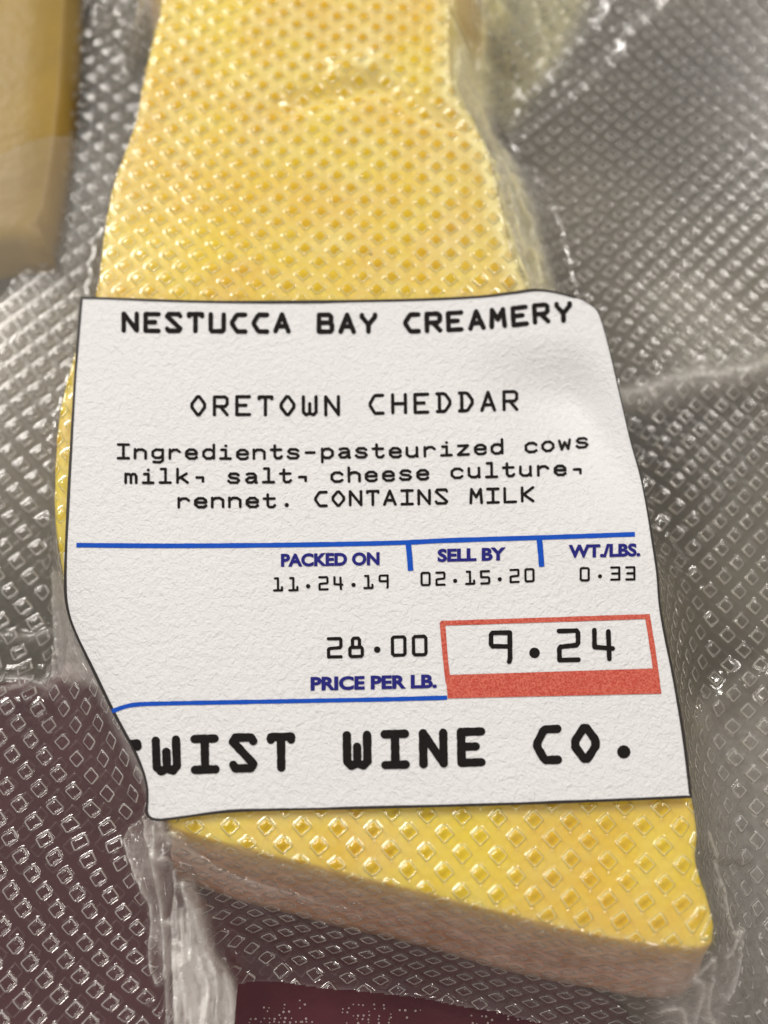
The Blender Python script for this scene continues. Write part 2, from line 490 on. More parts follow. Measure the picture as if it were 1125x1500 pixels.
for k in range(11):  # thin folds whose pale haze stands in for bright glints
    xa = 262 + 5.0 * k + random.uniform(-3, 3); ya = 1330 + 9 * k + random.uniform(-20, 20)
    crease([(xa, ya), (xa + random.uniform(-3, 6), (ya + 1520) / 2), (xa + random.uniform(-4, 14), 1520)], 0.9, random.uniform(.016, .026), 0.035, random.uniform(.4, .95), 0.06)
for st_ in _glints: crease(st_, 0.9, 0.045, 0.01, 1.0, 0.05)  # white specular streaks of the seam, painted as dense haze
for k in range(9):                                    # fine puckers where the front slope starts at the corner
    crease([(246 + 2 * k, 1222), (262 + 9 * k, 1262 + 2 * k), (300 + 26 * k, 1300 + 4 * k)], 1.1, 0.013, 0.02, 0.22)
corner = region([(960, 1400), (1050, 1385), (1075, 1440), (1060, 1520), (975, 1520), (940, 1440)], 0.6, 0.12)
nz3 = 1 - np.abs(fbm(X, Y, 2.0, 4, 70)) * 2.4
Z += corner * 0.07 * nz3; haze += corner * (0.10 + 0.12 * np.clip(nz3, 0, 1)); emb *= 1 - 0.8 * corner
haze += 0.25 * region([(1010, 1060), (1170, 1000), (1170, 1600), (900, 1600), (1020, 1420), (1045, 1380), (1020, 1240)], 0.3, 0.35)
haze += 0.07 * sstep(0.4, 1.2, X) * (0.5 + 0.5 * vnoise(X, Y, 0.5, 75))
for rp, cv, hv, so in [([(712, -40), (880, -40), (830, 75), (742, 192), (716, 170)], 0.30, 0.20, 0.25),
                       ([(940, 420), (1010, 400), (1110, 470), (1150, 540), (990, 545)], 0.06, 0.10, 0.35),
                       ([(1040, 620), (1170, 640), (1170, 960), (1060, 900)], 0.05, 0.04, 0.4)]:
    refl_m = region(rp, 0.3, so); contact_refl = np.clip(contact_refl + cv * refl_m, 0, 1); haze += hv * refl_m  # painted reflections: cream and olive tint put into the film's haze
emb *= 1 - 0.25 * sstep(-2.7, -3.0, X) * sstep(-0.9, -0.2, Y)
# flattened under the label
lab_px = [(116, 436), (300, 440), (600, 437), (790, 424), (875, 452), (940, 710), (968, 870), (1012, 1168), (500, 1185), (222, 1198), (165, 1043), (94, 850)]
labm = up4(sstep(0.28, 0.0, poly_sdf(XC, YC, wpx(lab_px, H))))
ZL = z_label(X, Y)
Z = Z * (1 - labm) + np.minimum(Z, ZL - 0.03) * labm
emb *= 1 - 0.8 * sstep(0.9, 1.0, labm)
haze = np.clip(haze, 0, 1); emb = np.clip(emb, 0, 2)

# lattice coordinates: arc length along the film, so the pattern bunches up on the slopes
from math import sqrt
def blur(A, n):
    k = 2 * n + 1
    for ax in (0, 1):
        P = np.concatenate([np.repeat(A.take([0], ax), n + 1, ax), A, np.repeat(A.take([-1], ax), n, ax)], ax)
        C = np.cumsum(P, ax)
        A = (C.take(range(k, C.shape[ax]), ax) - C.take(range(0, C.shape[ax] - k), ax)) / k
    return A
Zb = blur(base_s + (H - base_s) * tent, 4)
zy, zx = np.gradient(Zb, STEP)
ax_ = np.cumsum(np.sqrt(1 + zx ** 2) - 1, 1) * STEP; ay_ = np.cumsum(np.sqrt(1 + zy ** 2) - 1, 0) * STEP
ci = np.searchsorted(gx, 0.4); cj = np.searchsorted(gy, -1.0)
ax_ -= ax_[:, ci:ci + 1]; ay_ -= ay_[cj:cj + 1, :]
ax_ = blur(ax_, 5); ay_ = blur(ay_, 5)
ax_ *= np.where(X < 0, 1.0, 1.6); ay_ *= np.where(Y < -1, 3.1, 1.6) * sstep(-2.28, -2.02, X)
far = sstep(0.2, 2.2, sdf) * (1 - 0.9 * sstep(-2.8, -3.6, Y) * sstep(-2.3, -2.0, X))
def big_blur(A):
    a = A[::8, ::8]; a = blur(blur(a, 9), 9)
    fy = np.clip(np.arange(A.shape[0]) / 8, 0, a.shape[0] - 1.001); fx = np.clip(np.arange(A.shape[1]) / 8, 0, a.shape[1] - 1.001)
    yi = fy.astype(int); xi = fx.astype(int); ty = (fy - yi)[:, None]; tx = (fx - xi)[None]
    return (a[np.ix_(yi, xi)] * (1 - tx) + a[np.ix_(yi, xi + 1)] * tx) * (1 - ty) + (a[np.ix_(yi + 1, xi)] * (1 - tx) + a[np.ix_(yi + 1, xi + 1)] * tx) * ty
ax_ = ax_ * (1 - far) + big_blur(ax_) * far; ay_ = ay_ * (1 - far) + big_blur(ay_) * far
U = X + ax_ + 0.05 * vnoise(X, Y, 0.5, 80); V = Y + ay_ + 0.05 * vnoise(X, Y, 0.5, 81)
rot = math.radians(45 - 2)
LU = (U * math.cos(rot) + V * math.sin(rot)) / CELL
LV = (-U * math.sin(rot) + V * math.cos(rot)) / CELL

def lattice_sd(LU, LV, half=0.185, r=0.07):
    qa = np.abs(LU - np.floor(LU) - 0.5) - half; qb = np.abs(LV - np.floor(LV) - 0.5) - half
    return np.hypot(np.maximum(qa, 0), np.maximum(qb, 0)) + np.minimum(np.maximum(qa, qb), 0) - r
sdl = lattice_sd(LU, LV)
Z = Z + np.minimum(emb, 1) * 0.032 * sstep(0.15, -0.13, sdl)
Z = np.where(labm > 0.9, np.minimum(Z, ZL - 0.014), Z)

# outline of the film itself: it ends along the bottom and at the upper left
cut1 = wpx([(352, 1440), (420, 1442), (520, 1452), (620, 1466), (720, 1482), (830, 1512), (900, 1560)], 0.3)
keep = np.ones_like(X, bool)
yline = np.interp(X, cut1[:, 0], cut1[:, 1], left=-99, right=-99)
keep &= ~((Y < yline + 0.02 * vnoise(X, Y, 2, 90)) & (X > cut1[0, 0]) & (X < cut1[-1, 0]))
cut2 = wpx([(-60, 640), (-50, 520), (0, 430), (45, 370), (78, 200), (98, 100), (104, -80)], 0.25)
xline = np.interp(Y, cut2[:, 1], cut2[:, 0], left=-99)
keep &= ~((X < xline) & (Y > cut2[0, 1]))
kq = keep[:-1, :-1] & keep[1:, 1:] & keep[1:, :-1] & keep[:-1, 1:]
# soft haze line along the cut edges
eh = np.exp(-(np.abs(Y - yline) / 0.025) ** 2) * 0.15
haze = np.clip(haze + eh, 0, 1)
faces = grid_faces(*X.shape, keep=kq)

def film_mesh(name, X, Y, Z, LU, LV, haze, emb, contact_refl, faces, mat, parent):
    used = np.zeros(X.size, bool); used[faces.ravel()] = True
    idx = np.cumsum(used) - 1
    f = idx[faces]
    v = np.stack([X.ravel(), Y.ravel(), Z.ravel()], -1)[used]
    o = mesh_obj(name, v, f, mat, parent)
    me = o.data
    ca = me.color_attributes.new('mask', 'FLOAT_COLOR', 'POINT')
    m = np.stack([haze.ravel()[used], emb.ravel()[used], contact_refl.ravel()[used], np.ones(used.sum())], -1)
    ca.data.foreach_set('color', m.astype(np.float32).ravel())
    uv = me.uv_layers.new(name='lattice')
    l = np.stack([LU.ravel()[used], LV.ravel()[used]], -1)[f.ravel()]
    uv.data.foreach_set('uv', l.astype(np.float32).ravel())
    return o

bag = empty('vacuum_bag', (0, 0, 0), 'clear embossed vacuum bag with a diamond pattern wrapped tightly over the cheese wedge', 'plastic bag')
film_mesh('front_film', X, Y, Z, LU, LV, haze, emb, contact_refl, faces, M_film, bag)

# back film: lies on the counter, a coarser sheet
bx = np.arange(-6.3, 6.3, 0.06); by = np.arange(-5.5, 9.3, 0.06)
BX, BY = np.meshgrid(bx, by)
BZ = Z_POUCH + 0.03 + 0.012 * vnoise(BX, BY, 0.8, 92)
r2 = math.radians(45 + 4)
BU = ((BX + .06 * vnoise(BX, BY, .4, 93)) * math.cos(r2) + BY * math.sin(r2)) / CELL
BV = (-(BX + .06 * vnoise(BX, BY, .4, 93)) * math.sin(r2) + BY * math.cos(r2)) / CELL
bk = np.ones_like(BX, bool)
bk &= ~((BY < np.interp(BX, cut1[:, 0], cut1[:, 1], left=-99, right=-99)) & (BX > cut1[0, 0]) & (BX < cut1[-1, 0]))
bk &= ~((BX < np.interp(BY, cut2[:, 1], cut2[:, 0], left=-99)) & (BY > cut2[0, 1]))
bkq = bk[:-1, :-1] & bk[1:, 1:] & bk[1:, :-1] & bk[:-1, 1:]
zz = np.zeros_like(BX)
film_mesh('back_film', BX, BY, BZ, BU, BV, zz, 1 - 0.7 * sstep(-2.6, -3.4, BX) * sstep(-1.2, -0.2, BY), zz, grid_faces(*BX.shape, keep=bkq), M_back, bag)

# ------------------------------------------------------------------ the cheese
ch = empty('cheese_wedge', (0, 0, Z_POUCH + 0.06), 'pale orange cheddar wedge with tan rind sealed inside the clear bag under the price label', 'cheese')
zb = Z_POUCH + 0.06
n = len(P_s)
ctr = P_s.mean(0)
tan_ = np.roll(P_s, -1, 0) - np.roll(P_s, 1, 0)
nor = np.stack([-tan_[:, 1], tan_[:, 0]], -1); nor /= np.hypot(*nor.T)[:, None]
area = 0.5 * np.sum(P_s[:, 0] * np.roll(P_s[:, 1], -1) - np.roll(P_s[:, 0], -1) * P_s[:, 1])
if area > 0: nor = -nor
flare = 0.06 + 0.44 * np.clip(-nor[:, 1], 0, 1) ** 1.5 + 0.30 * np.clip(nor[:, 0], 0, 1) * sstep(1.5, 2.6, P_s[:, 1])
# the rind: front face and lower-left face
rind_v = np.clip(sstep(0.2, 0.6, -nor[:, 1]) + sstep(0.4, 0.8, -nor[:, 0]) * sstep(-0.4, -1.4, P_s[:, 1]), 0, 1)
rings = []; rz = []; rr = []
def cz(P, dz):
    return np.minimum(H - 0.012 + cheese_dz(P[:, 0], P[:, 1]), z_label(P[:, 0], P[:, 1]) - 0.055) + dz

LV_ = [(-0.12, 0.0), (-0.05, -0.008), (-0.015, -0.03), (0.0, -0.07)]
for off, dz in LV_:
    q = P_s + nor * off; rings.append(q); rz.append(cz(q, dz)); rr.append(rind_v * (0.6 if dz < -0.02 else 0.0))
for k in range(1, 9):
    f = k / 8
    wob = 0.02 * vnoise(P_s[:, 0] * 2, P_s[:, 1] * 2 + f * 3, 1.5, 95)
    rings.append(P_s + nor * (flare * f ** 1.0 + wob)[:, None]); q = P_s; t0 = cz(q, -0.07); rz.append(t0 - (t0 - zb) * f); rr.append(rind_v * min(1.0, 0.7 + 0.6 * f))
V_ = np.concatenate([np.column_stack([r, z]) for r, z in zip(rings, rz)])
fc = []
for k in range(len(rings) - 1):
    for i in range(n):
        j = (i + 1) % n
        fc.append((k * n + i, (k + 1) * n + i, (k + 1) * n + j, k * n + j))
tx_ = np.arange(P_s[:, 0].min(), P_s[:, 0].max(), 0.08); ty_ = np.arange(P_s[:, 1].min(), P_s[:, 1].max(), 0.08)
TX, TY = np.meshgrid(tx_, ty_)
tsd = poly_sdf(TX, TY, P_s) < -0.17
from mathutils.geometry import delaunay_2d_cdt
from mathutils import Vector as Vec
ip = np.column_stack([TX[tsd], TY[tsd]])
allp = [Vec(p) for p in rings[0]] + [Vec(p) for p in ip]
res = delaunay_2d_cdt(allp, [], [list(range(n)) if area > 0 else list(range(n))[::-1]], 1, 1e-5)
ov = np.array([tuple(v) for v in res[0]]); orig = res[3]
remap = []; extra = []
for i_, o_ in enumerate(orig):
    k_ = min(o_) if o_ else -1
    if 0 <= k_ < n: remap.append(k_)
    else: remap.append(len(V_) + len(extra)); extra.append(ov[i_])
extra = np.array(extra)
V_ = np.concatenate([V_, np.column_stack([extra, cz(extra, 0)])])
fc += [tuple(remap[i] for i in f) for f in res[2]]
rr.append(np.zeros(len(extra)))
base_i = (len(rings) - 1) * n
fc.append(tuple(base_i + i for i in range(n))[::-1] if area > 0 else tuple(base_i + i for i in range(n)))
co = mesh_obj('cheese_body', V_, fc, M_cheese, ch)
ca = co.data.color_attributes.new('rind', 'FLOAT_COLOR', 'POINT')
rv = np.concatenate(rr); ca.data.foreach_set('color', np.stack([rv, rv, rv, np.ones_like(rv)], -1).astype(np.float32).ravel())

# dark crumb under the film
cp = at(543, 372, H)
sv = []; sf = []
for a in range(7):
    an = a * 2 * math.pi / 7; r_ = 0.022 + 0.008 * math.sin(a * 2.3)
    sv.append((cp[0] + r_ * math.cos(an), cp[1] + 0.7 * r_ * math.sin(an), H - 0.01))
sv.append((cp[0], cp[1], H + 0.012)); sf = [(a, (a + 1) % 7, 7) for a in range(7)]
mesh_obj('crumb', sv, sf, M_edge, ch)
# ------------------------------------------------------------------ price label
lab = empty('price_label', (0, 0, H), 'white paper price label with black and blue print stuck over the cheese', 'label')
top = resample(smooth_curve([(118, 440), (121, 436), (135, 435.5), (300, 441), (450, 441), (600, 438.5), (700, 434), (750, 428), (793, 424), (846, 436), (871, 450)], 6), 110)
right_e = resample(smooth_curve([(871, 450), (879, 463), (894, 515), (922, 636), (942, 711), (962, 827), (969, 897), (992, 1016), (1004, 1090), (1013, 1168)], 6), 110)
bot = resample(smooth_curve([(214, 1188), (218, 1198), (232, 1202), (260, 1199), (330, 1190), (400, 1187), (500, 1185), (700, 1180), (850, 1175), (1013, 1168)], 6), 110)
left_e = resample(smooth_curve([(118, 440), (110, 540), (104, 640), (98, 750), (94.5, 850), (98, 892), (110, 928), (137, 985), (165, 1043), (198, 1105), (214, 1150), (214, 1188)], 6), 110)
s_ = np.linspace(0, 1, 110)
S, T_ = np.meshgrid(s_, s_)        # S across, T down
def lerp2(a, b, t): return a * (1 - t) + b * t
C = (lerp2(top[None, :, :], bot[None, :, :], T_[..., None]) + lerp2(left_e[:, None, :], right_e[:, None, :], S[..., None])
     - lerp2(lerp2(top[0], top[-1], S[..., None]), lerp2(bot[0], bot[-1], S[..., None]), T_[..., None]))
W3 = at_surf(C[..., 0], C[..., 1], z_label)
gr = grid_faces(110, 110)[:, ::-1]
vt = W3.reshape(-1, 3)
mesh_obj('paper_sheet', vt, gr, M_paper, lab)
# the paper goes on round the edge of the cheese at the lower left
le = W3[:, 0]
rows = np.arange(52, 108)
skirt = [le[rows]]
for k in range(1, 5):
    q = le[rows].copy(); q[:, 0] += 0.0; q[:, 2] -= 0.11 * k * sstep(52, 66, rows) ; q[:, 0] -= 0.004 * k
    skirt.append(q)
sk = np.stack(skirt)
mesh_obj('folded_edge', sk.reshape(-1, 3), grid_faces(5, len(rows)), M_paper, lab)

# shadow at the label's cut edge, put in as a thin dark band along the rim
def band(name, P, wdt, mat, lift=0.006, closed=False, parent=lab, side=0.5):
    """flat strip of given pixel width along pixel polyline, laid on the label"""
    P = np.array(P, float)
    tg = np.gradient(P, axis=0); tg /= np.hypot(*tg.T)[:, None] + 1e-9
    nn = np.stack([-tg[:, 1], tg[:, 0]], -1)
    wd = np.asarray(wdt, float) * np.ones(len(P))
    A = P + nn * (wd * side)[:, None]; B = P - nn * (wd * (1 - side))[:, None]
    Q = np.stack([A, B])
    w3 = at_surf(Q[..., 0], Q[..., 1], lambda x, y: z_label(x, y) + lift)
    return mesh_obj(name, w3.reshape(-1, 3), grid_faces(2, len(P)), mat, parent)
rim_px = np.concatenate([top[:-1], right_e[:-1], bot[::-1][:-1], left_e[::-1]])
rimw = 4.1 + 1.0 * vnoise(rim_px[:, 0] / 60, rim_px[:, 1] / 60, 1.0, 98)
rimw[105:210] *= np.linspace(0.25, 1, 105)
band('edge_shade', rim_px, np.clip(rimw, .6, 5.5), M_edge, 0.004, side=0.75)

# --- print
G = {
 'N': [[(0, 0), (0, 1), (1, 0), (1, 1)]], 'E': [[(1, 1), (0, 1), (0, 0), (1, 0)], [(0, .52), (.72, .52)]],
 'S': [[(1, .88), (.9, 1), (.12, 1), (0, .86), (1, .14), (.88, 0), (.1, 0), (0, .12)]],
 'T': [[(0, .9), (0, 1), (1, 1), (1, .9)], [(.5, 1), (.5, 0)]], 'U': [[(0, 1), (0, .1), (.1, 0), (.9, 0), (1, .1), (1, 1)]],
 'C': [[(1, 1), (.42, 1), (.3, .93), (0, .56), (0, .44), (.3, .07), (.42, 0), (1, 0)]],
 'A': [[(0, 0), (.5, 1), (1, 0)], [(.18, .3), (.82, .3)]],
 'B': [[(0, 0), (0, 1), (.8, 1), (.92, .9), (.92, .62), (.8, .53), (0, .53)], [(.8, .53), (1, .42), (1, .1), (.88, 0), (0, 0)]],
 'Y': [[(0, 1), (0, .88), (.5, .42), (1, .88), (1, 1)], [(.5, .42), (.5, 0)]],
 'R': [[(0, 0), (0, 1), (.82, 1), (1, .9), (1, .6), (.82, .47), (0, .47)], [(.45, .47), (1, 0)]],
 'M': [[(0, 0), (.08, 1), (.5, .42), (.92, 1), (1, 0)]],
 'O': [[(.42, 1), (.58, 1), (1, .6), (1, .4), (.58, 0), (.42, 0), (0, .4), (0, .6), (.42, 1)]],
 'W': [[(0, 1), (0, .14), (.2, 0), (.5, .08), (.8, 0), (1, .14), (1, 1)], [(.5, .1), (.5, .62)]],
 'D': [[(0, 1), (.5, 1), (.66, .95), (1, .6), (1, .4), (.66, .05), (.5, 0), (0, 0)], [(.18, 1), (.18, 0)]],
 'H': [[(0, 0), (0, 1)], [(1, 0), (1, 1)], [(0, .5), (1, .5)]], 'I': [[(0, 1), (1, 1)], [(.5, 1), (.5, 0)], [(0, 0), (1, 0)]],
 'K': [[(0, 0), (0, 1)], [(1, 1), (.15, .5), (1, 0)], [(0, .5), (.15, .5)]], 'L': [[(0, 1), (0, 0), (1, 0)]],
 '0': [[(.12, 0), (.88, 0), (1, .08), (1, .92), (.88, 1), (.12, 1), (0, .92), (0, .08), (.12, 0)]],
 '1': [[(.12, 1), (.5, 1), (.5, 0)], [(0, 0), (1, 0), (1, .26)]], '2': [[(0, 1), (.92, 1), (1, .93), (1, .58), (.92, .5), (.08, .46), (0, .4), (0, 0), (1, 0)]],
 '3': [[(0, 1), (1, 1), (1, 0), (0, 0)], [(.12, .5), (1, .5)]], '4': [[(.04, 1), (.04, .42), (1, .36)], [(.78, .95), (.82, 0)]],
 '5': [[(1, 1), (0, 1), (0, .52), (.9, .5), (1, .42), (1, .08), (.9, 0), (0, 0)]],
 '8': [[(.22, .5), (.22, .9), (.32, 1), (.68, 1), (.78, .9), (.78, .5)], [(0, .08), (0, .42), (.1, .5), (.9, .5), (1, .42), (1, .08), (.9, 0), (.1, 0), (0, .08)]],
 '9': [[(.95, 0), (1, .1), (1, 1), (.08, 1), (0, .92), (0, .6), (.08, .54), (1, .52)]],
 '-': [[(.1, .38), (.9, .38)]],
 ',': [[(.2, .38), (.8, .38), (.8, .1)]],
 'n': [[(0, 0), (0, .66)], [(0, .48), (.3, .65), (.7, .65), (1, .5), (1, 0)]],
 'm': [[(0, 0), (0, .66)], [(0, .55), (.2, .65), (.42, .62), (.5, .5), (.5, 0)], [(.5, .52), (.68, .65), (.88, .62), (1, .5), (1, 0)]],
 'g': [[(1, .62), (.35, .65), (.05, .5), (.05, .2), (.3, .05), (.7, .05), (1, .22)], [(1, .66), (1, -.15), (.75, -.28), (.15, -.26)]],
 'r': [[(.08, 0), (.08, .66)], [(.08, .45), (.4, .64), (.75, .65), (1, .5)]],
 'e': [[(.05, .34), (1, .34), (.98, .5), (.72, .65), (.3, .65), (.02, .48), (.02, .18), (.3, 0), (.8, 0), (1, .1)]],
 'd': [[(1, 1), (1, 0)], [(1, .48), (.7, .65), (.3, .65), (.02, .48), (.02, .18), (.3, 0), (.7, 0), (1, .18)]],
 'i': [[(.15, .64), (.55, .64), (.55, 0)], [(.05, 0), (1, 0)], [(.53, .93), (.57, .93)]],
 't': [[(.35, .92), (.35, .14), (.5, 0), (.85, 0), (1, .12)], [(0, .62), (.95, .62)]],
 's': [[(.95, .55), (.75, .65), (.22, .65), (.05, .5), (.2, .37), (.82, .3), (1, .16), (.82, 0), (.2, 0), (0, .12)]],
 'p': [[(.02, .66), (.02, -.3)], [(.02, .48), (.3, .65), (.7, .65), (1, .48), (1, .18), (.7, 0), (.3, 0), (.02, .18)]],
 'a': [[(.1, .6), (.35, .66), (.75, .64), (.92, .48), (.92, 0), (1, 0)], [(.92, .36), (.3, .36), (.02, .2), (.15, .02), (.55, 0), (.92, .18)]],
 'u': [[(0, .65), (0, .15), (.25, 0), (.65, 0), (.95, .16)], [(.95, .65), (.95, 0), (1, 0)]],
 'z': [[(.05, .65), (.95, .65), (.02, 0), (1, 0)]],
 'c': [[(1, .52), (.75, .65), (.32, .65), (.02, .48), (.02, .18), (.3, 0), (.78, 0), (1, .1)]],
 'o': [[(.3, .65), (.7, .65), (1, .46), (1, .2), (.7, 0), (.3, 0), (0, .2), (0, .46), (.3, .65)]],
 'w': [[(0, .65), (.2, 0), (.5, .5), (.8, 0), (1, .65)]],
 'l': [[(.1, 1), (.52, 1), (.52, 0)], [(0, 0), (1, 0)]],
 'k': [[(.05, 1), (.05, 0)], [(.9, .65), (.1, .28)], [(.35, .38), (1, 0)]],
 'h': [[(0, 0), (0, 1)], [(0, .48), (.3, .65), (.7, .65), (1, .5), (1, 0)]],
}
_lift = [0]
def label_clip_ok(p):
    return True
def stroke_text(name, s, x0, x1, base, height, width, stroke, dot_y=0.1, dot_r=0.75, low=False, mat=None, clip_left=None):
    """monospaced stroke lettering laid on the paper; x0/x1 = left edge of the first/last character"""
    bx_, by_ = np.array(base, float).T
    def bl(x): return np.interp(x, bx_, by_)
    nc = len(s); hw = stroke / 2
    line = bpy.data.objects.new(name, None); COL.objects.link(line); line.parent = lab
    for ci_, chx in enumerate(s):
        if chx == ' ': continue
        V = []; Fc = []
        xl = x0 + (x1 - x0) * ci_ / (nc - 1)
        xm = xl + width / 2
        slope_ = (bl(xm + width) - bl(xm - width)) / (2 * width)
        cw = width - stroke; chh = height - stroke
        jx, jy = random.uniform(-.3, .3), random.uniform(-.3, .3)
        def tp(u, v):
            lx = hw + u * cw - width / 2; ly = hw + v * chh
            y0 = bl(xm)
            return np.array([xm + lx + slope_ * ly * 0.6 + jx + 0.02 * ly * 0, y0 + slope_ * lx - ly + jy])
        if chx == '.':
            strokes = [[tp(.5, dot_y)] * 2]; hws = stroke * dot_r
        else:
            strokes = [[tp(*q) for q in st] for st in G[chx]]; hws = hw
        for st in strokes:
            pts = np.array(st)
            # round blobs at every joint and end
            for q in pts:
                r_ = hws * random.uniform(.95, 1.06)
                i0 = len(V); _lift[0] = (_lift[0] + 1) % 40
                ks = 12
                V.append((q[0], q[1], _lift[0]))
                for a in range(ks):
                    an = 2 * math.pi * a / ks
                    V.append((q[0] + r_ * math.cos(an), q[1] + r_ * math.sin(an), _lift[0]))
                for a in range(ks):
                    Fc.append((i0, i0 + 1 + (a + 1) % ks, i0 + 1 + a))
            for a, b in zip(pts[:-1], pts[1:]):
                d = b - a; L = np.hypot(*d)
                if L < .3: continue
                d = d / L; nn = np.array([-d[1], d[0]]); m = max(2, int(L / 5) + 1)
                i0 = len(V); _lift[0] = (_lift[0] + 1) % 40
                for k in range(m + 1):
                    q = a + d * L * k / m; ww = hws * random.uniform(.94, 1.05)
                    V.append((*(q + nn * ww), _lift[0])); V.append((*(q - nn * ww), _lift[0]))
                for k in range(m):
                    Fc.append((i0 + 2 * k, i0 + 2 * k + 1, i0 + 2 * k + 3, i0 + 2 * k + 2))
        V = np.array(V)
        if clip_left is not None:                       # letters run on round the folded edge
            lx = np.interp(V[:, 1], clip_left[:, 1], clip_left[:, 0]) + 2.0
            V[:, 0] = np.maximum(V[:, 0], lx)
        lf = 0.004 + V[:, 2] * 0.00008
        z = np.full(len(V), H)
        for _ in range(7):
            p = at(V[:, 0], V[:, 1], z); z = z_label(p[:, 0], p[:, 1]) + lf
        g = mesh_obj('letter', at(V[:, 0], V[:, 1], z), Fc, mat or M_black, None, smooth=False)
        g.data.transform(__import__('mathutils').Matrix.Translation((0, 0, -H)))
        g.parent = line
    return line

def part(o, label): o['label'] = label; return o
part(stroke_text('printed_heading', 'NESTUCCA BAY CREAMERY', 178, 812.5, [(178, 487.5), (400, 489), (560, 489), (620, 488.5), (665, 486.5), (700, 484), (740, 481), (770, 477.5), (800, 474), (840, 472)], 31.5, 26, 7.0), 'bold black maker line at the top of the label')
part(stroke_text('printed_product_name', 'ORETOWN CHEDDAR', 279, 736, [(279, 610), (500, 609.5), (541, 608), (640, 605.5), (758, 602)], 31, 23.5, 4.9), 'black product name line below the maker line')
part(stroke_text('printed_ingredients', 'Ingredients-pasteurized cows', 171, 843, [(171, 673), (350, 674), (500, 672), (600, 671), (680, 668), (735, 665.5), (775, 664), (820, 661), (861, 656)], 24, 19.5, 4.05, mat=M_black), 'first line of the ingredients')
part(stroke_text('printed_ingredients', 'milk, salt, cheese culture,', 182, 836, [(182, 709), (400, 708.5), (500, 707.5), (600, 704.5), (660, 702), (760, 699), (855, 697)], 24, 19.5, 4.05), 'second line of the ingredients')
part(stroke_text('printed_ingredients', 'rennet. CONTAINS MILK', 258.5, 763, [(258, 745), (400, 744.5), (480, 742.5), (560, 741), (700, 738.5), (783, 736)], 24, 20, 4.1), 'last line of the ingredients')
part(stroke_text('printed_packed_date', '11.24.19', 400, 554.5, [(400, 866.5), (480, 865), (568, 862)], 21, 15, 3.25, dot_y=.3, dot_r=.95), 'packing date')
part(stroke_text('printed_sell_date', '02.15.20', 616, 768.5, [(616, 859), (700, 856.5), (785, 853)], 21, 15, 3.25, dot_y=.3, dot_r=.95), 'sell by date')
part(stroke_text('printed_weight', '0.33', 849, 916, [(849, 851.5), (931, 850)], 21, 15, 3.25, dot_y=.3, dot_r=.95), 'weight in pounds')
part(stroke_text('printed_unit_price', '28.00', 479, 603.6, [(479, 965), (626, 961)], 31.5, 23, 4.8, dot_y=.33, dot_r=.95), 'price per pound')
part(stroke_text('printed_price', '9.24', 716, 866.5, [(716, 973), (800, 971), (900, 968.5)], 49.5, 34.5, 6.9, dot_y=.27, dot_r=1.15), 'large price inside the red frame')
part(stroke_text('printed_shop_name', 'TWIST WINE CO.', 168, 893, [(168, 1144), (205, 1139), (240, 1135.5), (320, 1132.5), (430, 1130.5), (546, 1127.5), (712, 1122.5), (823, 1119), (925, 1115)], 57.5, 42, 12.4, dot_y=.17, dot_r=.82, clip_left=left_e), 'thick black shop line with its first letter running over the fold')

# blue rules
def rule(name, pts, wd, mat, lift=0.005):
    P = resample(smooth_curve(pts, 6), max(8, int(np.hypot(*(np.array(pts[-1]) - np.array(pts[0]))) / 6)))
    return band(name, P, np.array(wd) + 0.5 * vnoise(P[:, 0] / 10, P[:, 1] / 10, 1, 99), mat, lift)
rule('blue_rule', [(112, 798.5), (240, 799.5), (380, 798.7), (500, 797), (592, 794.7), (660, 791.5), (790, 787.5), (930, 782.5)], 6.8, M_blue)
rule('blue_tick', [(598, 796), (600, 815), (601.5, 836)], 8, M_blue, .0065)
rule('blue_tick', [(790, 789), (792, 810), (793.5, 830)], 8, M_blue, .0065)
rule('blue_rule', [(164, 1042), (180, 1036), (200, 1032), (240, 1030.5), (400, 1027.5), (560, 1024.5), (655, 1022)], 6.2, M_blue)

# sans-serif captions from the built-in font
def caption(name, text, x0, x1, y0, y1, h, bold=0.045):
    cu = bpy.data.curves.new('t', 'FONT'); cu.body = text; cu.offset = bold; cu.resolution_u = 4
    o = bpy.data.objects.new('t', cu); COL.objects.link(o)
    dg = bpy.context.evaluated_depsgraph_get(); dg.update()
    me = bpy.data.meshes.new_from_object(o.evaluated_get(dg))
    bpy.data.objects.remove(o)
    n_ = len(me.vertices); co_ = np.empty(n_ * 3); me.vertices.foreach_get('co', co_); co_ = co_.reshape(-1, 3)
    mn = co_.min(0); mx = co_.max(0)
    u = (co_[:, 0] - mn[0]) / (mx[0] - mn[0]); v = (co_[:, 1] - mn[1]) / (mx[1] - mn[1])
    px = x0 + (x1 - x0) * u; py = y0 + (y1 - y0) * u - v * h
    z = np.full(n_, H)
    for _ in range(7):
        p = at(px, py, z); z = z_label(p[:, 0], p[:, 1]) + 0.006
    P3 = at(px, py, z) - np.array([0, 0, H])
    root = list(range(n_))
    def find(a):
        while root[a] != a: root[a] = root[root[a]]; a = root[a]
        return a
    for e in me.edges:
        a, b = find(e.vertices[0]), find(e.vertices[1]); root[a] = b
    groups = {}
    for pl in me.polygons: groups.setdefault(find(pl.vertices[0]), []).append(tuple(pl.vertices))
    line = bpy.data.objects.new(name, None); COL.objects.link(line); line.parent = lab
    for g, fs in sorted(groups.items(), key=lambda kv: min(px[i] for f in kv[1] for i in f)):
        ids = sorted({i for f in fs for i in f}); mp = {v: k for k, v in enumerate(ids)}
        q = mesh_obj('letter', P3[ids], [tuple(mp[i] for i in f) for f in fs], M_navy, None, smooth=False); q.parent = line

